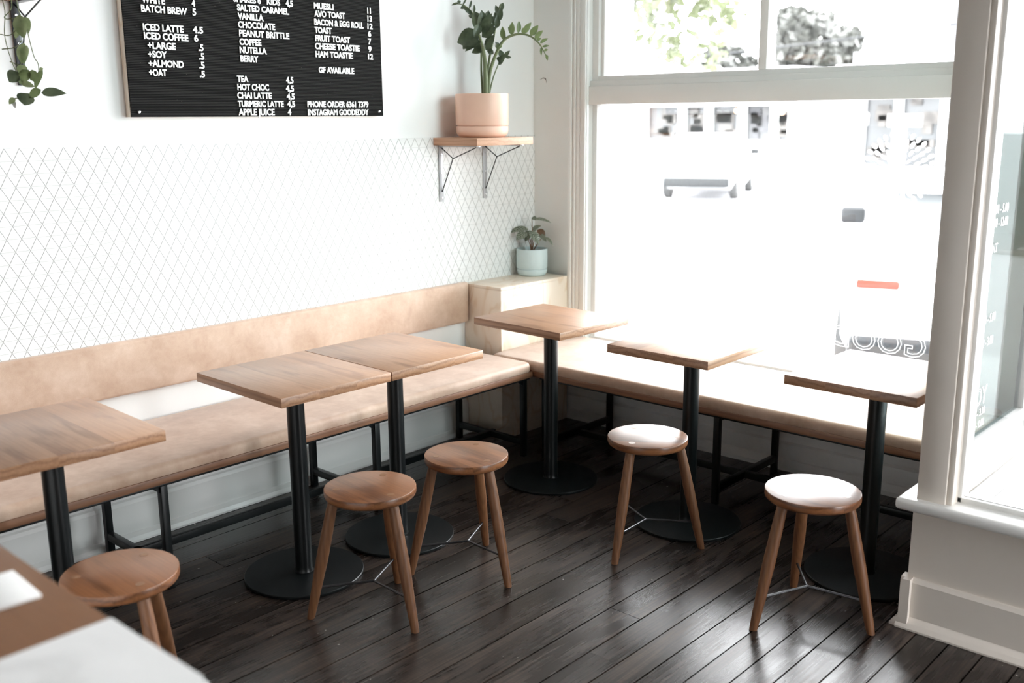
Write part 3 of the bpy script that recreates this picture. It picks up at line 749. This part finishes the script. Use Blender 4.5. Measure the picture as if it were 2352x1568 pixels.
for b_ in [(1164, 95, 1160, 64, 13, 0), (1181, 84, 1183, 54, 13, 0), (1183, 82, 1173, 65, 8, .02), (1196, 79, 1198, 52, 11, 0), (1211, 80, 1227, 56, 14, 0), (1210, 80, 1208, 66, 9, .02), (1225, 85, 1243, 63, 14, 0), (1235, 92, 1254, 74, 11, 0), (1247, 102, 1266, 92, 8, 0),
           (1252, 111, 1269, 107, 6, 0), (1256, 119, 1266, 117, 6, 0), (1251, 110, 1250, 130, 6, -.01), (1262, 128, 1264, 142, 6, -.01), (1240, 96, 1250, 90, 8, .02), (1156, 104, 1146, 116, 12, 0)]:
    ZL.append((*b_, 'zzlight'))
for i, (a, b_, c_, d_, wd, dp, mt) in enumerate(ZL):
    rj = random.Random(i)
    tip_dep = dp+rj.uniform(-.02, .02)
    upv = -vd*.8+Vector((0, 0, .35))+vr*rj.uniform(-.5, .5)
    leaf('leaf', zp(a, b_, dp), zp(c_, d_, tip_dep), wd*K*1.1, M[mt], zz, up=upv, droop=.06, fold=.14)
# calathea on the box ------------------------------------------------
PCx = Vector((.090, -.122, .7775))
ca = pot('striped_plant', 'small striped-leaf plant in a pale blue pot on the plywood corner box', PCx, .0815, .140, M['blue'], .036)
K2 = .0022
def cp(u_, v_, dep=0): return vr*((u_-1216)*K2) + Vector((0, 0, (636-v_)*K2)) + vd*dep
for ctrl in ([(1214, 576, 0), (1210, 560, 0), (1203, 540, 0)], [(1217, 576, 0), (1221, 556, .01), (1224, 540, .01)], [(1216, 576, .01), (1214, 555, .01), (1216, 535, .0)], [(1218, 576, .02), (1217, 540, .02), (1216, 502, .02)], [(1220, 576, .0), (1230, 560, -.01), (1240, 545, -.01)], [(1213, 576, -.01), (1213, 556, -.02), (1208, 548, -.03)]):
    stem(ctrl, .0028, .0018, ca, cp, M['calred'])
for i, (a, b_, c_, d_, wd, dp, mt) in enumerate([(1208, 528, 1162, 536, 17, .02, 'calathea'), (1205, 536, 1178, 550, 24, -.03, 'calathea'), (1210, 531, 1232, 560, 20, -.03, 'calathea'), (1206, 531, 1180, 526, 14, .03, 'calathea'),
        (1232, 540, 1250, 556, 13, 0, 'calathea'), (1228, 530, 1248, 546, 17, .02, 'calred'), (1248, 545, 1266, 566, 7, -.01, 'calathea'), (1214, 530, 1200, 555, 18, .0, 'calathea'), (1218, 504, 1262, 513, 9, .02, 'calathea'), (1216, 500, 1226, 506, 12, .02, 'calathea'), (1216, 536, 1238, 520, 14, .04, 'calathea')]):
    leaf('leaf', cp(a, b_, dp), cp(c_, d_, dp-.01), wd*K2*1.15, M[mt], ca, up=-vd*.6+Vector((0, 0, .8)), droop=.12, fold=.1)
# trailing vine ------------------------------------------------------
vi = thing('trailing_vine', 'green trailing vine hanging from the shelf at the top left corner', 'plant', (.14, -2.80, 2.0085))
KV = .00134
vr2 = Vector((.741, .6715, 0)); vd2 = Vector((-.6715, .741, 0))
def vp(u_, v_, dep=0): return vr2*((u_-45)*KV) + Vector((.128, .099, -.0665-(v_-5)*KV*.965)) + vd2*dep
lathe('pot', [(0, 0), (.055, 0), (.062, .01), (.072, .11), (.068, .112), (.064, .10), (0, .095)], M['paper'], vi, 40)
for ctrl in ([(None, .03, .02, .10), (None, .085, .06, .125), (None, .118, .085, .04), (37, 20, 0), (50, 55, 0), (56, 95, 0), (62, 130, 0), (70, 150, 0), (64, 190, 0), (52, 210, 0)],
             [(None, .03, -.02, .10), (None, .10, -.01, .13), (None, .125, .01, .03), (2, 10, .01), (-4, 80, .01), (6, 140, .01), (20, 175, .01), (35, 190, .01)],
             [(None, .04, .0, .10), (None, .09, .03, .13), (None, .12, .06, .03), (20, 10, .01), (-4, 38, .02), (14, 41, .02), (35, 32, .02)],
             [(-10, 78, .0), (12, 80, .0), (36, 60, .0)], [(-10, 112, .0), (20, 108, .0), (38, 92, .0)], [(5, 140, .0), (25, 148, .0), (40, 135, .0)], [(20, 228, 0), (10, 226, 0), (2, 232, 0)]):
    stem(ctrl, .0017, .0012, vi, vp)
for a, b_, c_, d_, wd, dp, mt in [(38, 34, 46, 88, 22, 0, 'pothos'), (50, 38, 54, 76, 14, .01, 'pothos'), (34, 60, 22, 88, 12, .01, 'pothos'), (42, 98, 34, 146, 17, 0, 'pothos'), (52, 104, 42, 148, 13, -.01, 'pothos'),
        (34, 148, 26, 172, 18, .01, 'pothos'), (22, 166, 0, 188, 24, .0, 'zz'), (46, 160, 30, 190, 20, 0, 'zzlight'), (54, 160, 58, 188, 16, 0, 'zzlight'), (30, 190, 62, 200, 10, -.01, 'pothos'),
        (74, 162, 86, 158, 7, -.01, 'pothos'), (82, 160, 62, 206, 11, -.01, 'zzlight'), (70, 206, 42, 226, 15, 0, 'zzlight'), (40, 215, 30, 243, 30, 0, 'zz'), (70, 213, 130, 216, 15, 0, 'zz'), (8, 226, -6, 240, 10, 0, 'pothos'), (4, 232, 8, 250, 6, 0, 'paper'), (20, 186, 50, 198, 8, 0, 'pothos')]:
    leaf('leaf', vp(a, b_, dp), vp(c_, d_, dp-.006), wd*KV*1.5, M[mt], vi, up=-vd2*.9+Vector((0, 0, .3)), droop=.08, fold=.08)
# twig on window wall
tgm = bmesh.new(); bm_tube(tgm, [(.045, -.002, 1.778), (.07, -.008, 1.786), (.088, -.012, 1.782), (.096, -.014, 1.772), (.099, -.015, 1.76)], [.0006, .0016, .003, .0012, .0006], 8)
tw = mk('twig', tgm, M['bark'], None, True); tag(tw, 'tiny brown dried twig stuck to the wall beside the window casing', 'twig')

# window decals: flower burst and mirrored lettering on the inside of the front pane
dc = thing('window_decal', 'white petal burst sticker on the front window pane', 'sticker', (1.919, .0588, 1.369))
bm = bmesh.new()
rd = random.Random(5)
for ringi, (rad, n, ln, wd) in enumerate(((.012, 8, .026, .010), (.036, 14, .030, .013), (.064, 20, .032, .016), (.094, 26, .032, .018), (.124, 31, .030, .019))):
    for k in range(n):
        a = 2*PI*(k+.5*(ringi % 2))/n
        d = Vector((math.cos(a), 0, math.sin(a))); sd = Vector((-math.sin(a), 0, math.cos(a)))
        c0 = d*rad; pts = []
        for q in range(10):
            t = 2*PI*q/10
            pts.append(c0+d*(ln/2*(1+math.cos(t)))+sd*(wd/2*math.sin(t)))
        bm.faces.new([bm.verts.new(p) for p in pts])
mk('petals', bm, M['decal'], dc)
wl_ = thing('window_lettering', 'mirrored white outline letters low on the front window pane', 'sign', (2.09, .0588, .60))
RM = Matrix(((-1, 0, 0), (0, 0, -1), (0, 1, 0))).to_4x4()
text_mesh('word', 'GOOD', .42, .095, .0012, 0, M['decal'], wl_, RM, outline=True)
text_mesh('word', 'EDDY', .42, .095, .0012, 0, M['decal'], wl_, Matrix.Translation((-.45, 0, 0)) @ RM, outline=True)

# ================================================================== OUTDOORS
gd = box('floor', (-70, 60, 3.2, 110, -.45, -.29), M['street']); gd['kind'] = 'structure'
gp = boxes('floor', [(-70, 60, .151, 3.2, -.40, -.06), (4.71, 60, -14, .15, -.4, -.06)], M['path']); gp['kind'] = 'structure'
ga = box('floor', (2.602, 4.54, -.93, .150, -.40, -.03), M['step']); ga['kind'] = 'structure'
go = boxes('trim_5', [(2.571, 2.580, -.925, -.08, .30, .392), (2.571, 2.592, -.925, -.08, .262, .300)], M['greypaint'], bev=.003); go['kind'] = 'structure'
go = boxes('trim_5', [(2.571, 2.577, -.925, -.08, -.03, .2615)], M['step']); go['kind'] = 'structure'
ps = box('verandah_post', (-.36, -.20, 1.0, 1.16, -.059, 3.3), M['render'], bev=.006)
tag(ps, 'white verandah post outside the left side of the front window', 'post')
bsh = boxes('wall_outside', [(5.9, 6.1, -12, 3, -.06, 4)], M['render']) if False else None

def tree(name, label, loc, R, zc, n, lm, sz, trunk_r, group=None, sq=(1, 1, 1)):
    t = thing(name, label, 'tree', loc, 0, group)
    tube('trunk', [(0, 0, 0), (.05, 0, zc*.5), (0, .05, zc)], [trunk_r, trunk_r*.8, trunk_r*.5], M['bark'], t, 10)
    rt = random.Random(int(abs(loc[0])*10)); bm = bmesh.new()
    lob = [(Vector((rt.uniform(-.7, .7), rt.uniform(-.7, .7), rt.uniform(-.6, .7)))*R, rt.uniform(.3, .55)*R) for _ in range(16)]
    for _ in range(n):
        c_, r_ = rt.choice(lob)
        d = Vector((rt.gauss(0, 1), rt.gauss(0, 1), rt.gauss(0, 1))).normalized()*r_*rt.uniform(.55, 1)
        p = c_+d; p = Vector((p.x*sq[0], p.y*sq[1], p.z*sq[2]+zc))
        a = Vector((rt.uniform(-1, 1), rt.uniform(-1, 1), rt.uniform(-1, 1))).normalized()*sz
        b_ = a.cross(Vector((rt.uniform(-1, 1), rt.uniform(-1, 1), rt.uniform(-1, 1)))).normalized()*sz*.5
        vs = [bm.verts.new(p-a), bm.verts.new(p+b_), bm.verts.new(p+a), bm.verts.new(p-b_)]
        bm.faces.new(vs)
    me = bpy.data.meshes.new('crown'); bm.to_mesh(me); bm.free(); link('crown', me, lm, t)
    return t
tree('street_tree', 'leafy pale green street tree seen through the upper left window pane', (-6.9, 10.2, -.29), 2.3, 4.5, 5200, M['treeleaf'], .13, .16)
tree('distant_tree', 'dark distant tree right of the window mullion', (-27.0, 56, -.29), 2.7, 5.9, 3000, M['fartree'], .5, .3, 'dark distant trees behind the shops')
tree('distant_tree', 'lower dark distant tree behind the roof line, right of the taller one', (-27.6, 64, -.29), 2.1, 5.4, 2000, M['fartree'], .45, .25, 'dark distant trees behind the shops')
tree('distant_tree', 'dark distant tree just left of the window mullion', (-33.3, 58, -.29), 1.8, 5.0, 1600, M['fartree'], .45, .25, 'dark distant trees behind the shops')

def shop(label, x0, x1, y, zt, zb, cols, ztop, panel_m):
    t = thing('shop', label, 'building', ((x0+x1)/2, y, -.29))
    cx = (x0+x1)/2
    boxes('wall', [(x0-cx, x1-cx, .3, 6, 0, ztop+.2)], M['render'], t)
    box('awning', (x0-cx, x1-cx, -1.2, .3, zt+.29, ztop+.29-.35), M['render'], t)
    box('roof', (x0-cx, x1-cx, -.1, 6, ztop-.06, ztop+.34), M['roof'], t)
    n = len(cols)-1
    rs = random.Random(n)
    for a, b_ in zip(cols, cols[1:]):
        wdt = b_-a
        f = box('window', (a+.12-cx, b_-.12-cx, .16, .28, zb+.29, zt+.29), M['shopglass'], t)
        l_ = []
        for k in range(7):
            xx = rs.uniform(a+.2, b_-.6); zz0 = rs.uniform(zb, zt-.35); hh_ = rs.uniform(.12, .35)
            l_.append((xx-cx, xx+rs.uniform(.2, .6)-cx, .10, .158, zz0+.29, zz0+hh_+.29))
        boxes('display', l_, M['shopstock'] if rs.random() < .7 else M['greywall'], f)
    for a in cols: box('column', (a-.10-cx, a+.10-cx, -.05, .28, 0, zt+.29), M['render'], t)
    return t
shop('white shopfront with dark glazing and awning across the street, left part', -16.6, -10.9, 24.5, 1.92, .88, [-16.4, -14.9, -13.9, -12.7, -11.6, -11.0], 3.0, None)
sB = shop('grey shopfront with white columns across the street at right', -9.6, -3.4, 25.5, 2.25, .1, [-9.3, -8.2, -6.9, -5.6, -4.5, -3.6], 3.35, None)
gb = thing('building', 'tall grey building block at the upper right of the front window', 'building', (-8.5, 40, -.29))
box('wall', (-3.6, 4, 0, 5, 0, 9.5), M['greywall'], gb); box('roof', (-3.8, 4.2, -.2, 5.2, 9.5, 9.7), M['roof'], gb)
for k, (x, z) in enumerate([(-8.9, 1.5), (-7.4, 1.45), (-4.4, 1.9), (-5.3, .9)]):
    t = box('shop_sign', (-.45, .45, -.05, .05, -.16, .16), M['render']); t.location = (x, 24.0, z)
    tag(t, ['white sign board low on the left of the grey shopfront', 'white sign board in the middle of the grey shopfront', 'white sign board high at the right of the grey shopfront', 'white sign board low at the right of the grey shopfront'][k], 'sign', 'blank white shop signs')
    box('post', (-.03, .03, .051, .09, -z-.19, .1), M['chrome'], t)
def warmglobe(x, z, lab):  # glowing globe on a cord, added for a warm dot in the window
    t = thing('pendant_lamp', lab, 'lamp', (x, 23.75, z), 0, 'warm pendant lamps under the far awning')
    lathe('lamp_globe', [(0, -.07), (.04, -.06), (.07, -.02), (.07, .02), (.04, .06), (0, .07)], M['lamp'], t, 20)
    tube('cord', [(0, 0, .07), (0, 0, 1.925-z)], .008, M['darkplastic'], t, 6)
for k, (x, z) in enumerate([(-12.45, 1.76), (-12.25, 1.84), (-12.3, 1.62), (-11.05, 1.84), (-10.95, 1.70), (-10.85, 1.80)]):
    warmglobe(x, z, ['left lamp of the left trio of warm globes under the far awning', 'right lamp of the left trio of warm globes under the far awning', 'lowest lamp of the left trio of warm globes under the far awning', 'left lamp of the right trio of warm globes under the far awning', 'lowest lamp of the right trio of warm globes under the far awning', 'right lamp of the right trio of warm globes under the far awning'][k])
# power line and pole
pl = thing('utility_pole', 'pale utility pole across the street behind the right upper pane', 'pole', (-12.8, 34, -.29))
tube('pole', [(0, 0, 0), (0, 0, 7.6)], .12, M['render'], pl, 12); box('crossarm', (-.9, .9, -.05, .05, 5.2, 5.32), M['render'], pl)
pts = [(-40, 33.5, 3.6), (-24, 33.5, 3.8), (-12.8, 33.5, 4.45), (-4, 33.5, 5.1), (14, 33.5, 6.2)]
tg = tube('power_line', pts, .035, M['darkplastic'], None, 8); tag(tg, 'dark power line sagging across the sky above the shops', 'cable')

# cars ----------------------------------------------------------------
def make_car(label, loc, rz):
    t = thing('car', label, 'car', loc, rz)
    # length along +x (front at +x), width along y, origin at ground centre
    sec = [(-2.05, .42, .95, .72), (-1.98, .30, 1.02, .80), (-1.6, .22, 1.06, .84), (-.6, .20, 1.02, .86), (.7, .20, .98, .86), (1.5, .22, .90, .84), (1.95, .28, .78, .76), (2.08, .40, .66, .64)]
    def loft(name, secs, m_, par):
        bm = bmesh.new(); rings = []
        for x, z0, z1, hw in secs:
            zs = [(-.86, z0), (-1, z0+(z1-z0)*.25), (-1, z0+(z1-z0)*.7), (-.9, z1), (.9, z1), (1, z0+(z1-z0)*.7), (1, z0+(z1-z0)*.25), (.86, z0)]
            rings.append([bm.verts.new((x, a*hw, z)) for a, z in zs])
        for a, b_ in zip(rings, rings[1:]):
            for i in range(8): bm.faces.new((a[i], a[(i+1) % 8], b_[(i+1) % 8], b_[i]))
        bm.faces.new(rings[0][::-1]); bm.faces.new(rings[-1])
        return mk(name, bm, m_, par, True)
    body = loft('body', sec, M['carwhite'], t)
    cab = loft('window_band', [(-1.86, .98, 1.05, .74), (-1.45, .97, 1.40, .66), (.1, .97, 1.42, .66), (.95, .93, 1.0, .74)], M['carglass'], t)
    loft('roof', [(-1.62, 1.385, 1.43, .60), (-1.3, 1.40, 1.47, .63), (.0, 1.40, 1.48, .63), (.28, 1.37, 1.42, .60)], M['carwhite'], t)
    for x in (-1.3, 1.3):
        for y in (-.78, .78):
            bm = bmesh.new(); bm_lathe(bm, [(0, -.09), (.20, -.10), (.30, -.09), (.315, -.05), (.315, .05), (.30, .09), (.20, .10), (0, .09)], 32, Matrix.Translation((x, y, .315)) @ Matrix.Rotation(PI/2, 4, 'X'))
            wh = mk('wheel', bm, M['rubber'], t, True)
            bm = bmesh.new(); sgn = 1 if y > 0 else -1
            bm_lathe(bm, [(0, .02), (.05, .02), (.19, .0), (.20, -.012), (0, -.012)], 24, Matrix.Translation((x, y+sgn*.112, .315)) @ Matrix.Rotation(-sgn*PI/2, 4, 'X'))
            mk('hub_cap', bm, M['chrome'], wh, True)
    for s_ in (-1, 1):
        box('tail_lamp', (-2.06, -1.93, s_*.60-.13, s_*.60+.13, .82, .88), M['redlamp'], t, bev=.02)
        box('headlamp', (1.96, 2.06, s_*.52-.12, s_*.52+.12, .60, .70), M['chrome'], t, bev=.02)
        box('mirror', (.62, .74, s_*.97-.10, s_*.97+.10, .96, 1.10), M['darkplastic'], t, bev=.03, seg=3)
        box('reflector', (-2.10, -2.02, s_*.58-.11, s_*.58+.11, .42, .48), M['redlamp'], t, bev=.01)
    box('bumper', (-2.11, -1.96, -.76, .76, .30, .52), M['darkplastic'], t, bev=.04, seg=3)
    return t
car = make_car('white car parked just outside the front window, seen from behind', (.9695, 4.1318, -.29), math.radians(109.35))
copy_tree(car, (-9.75, 17.9, -.29), math.radians(112), 'white car far out on the street seen through the window')
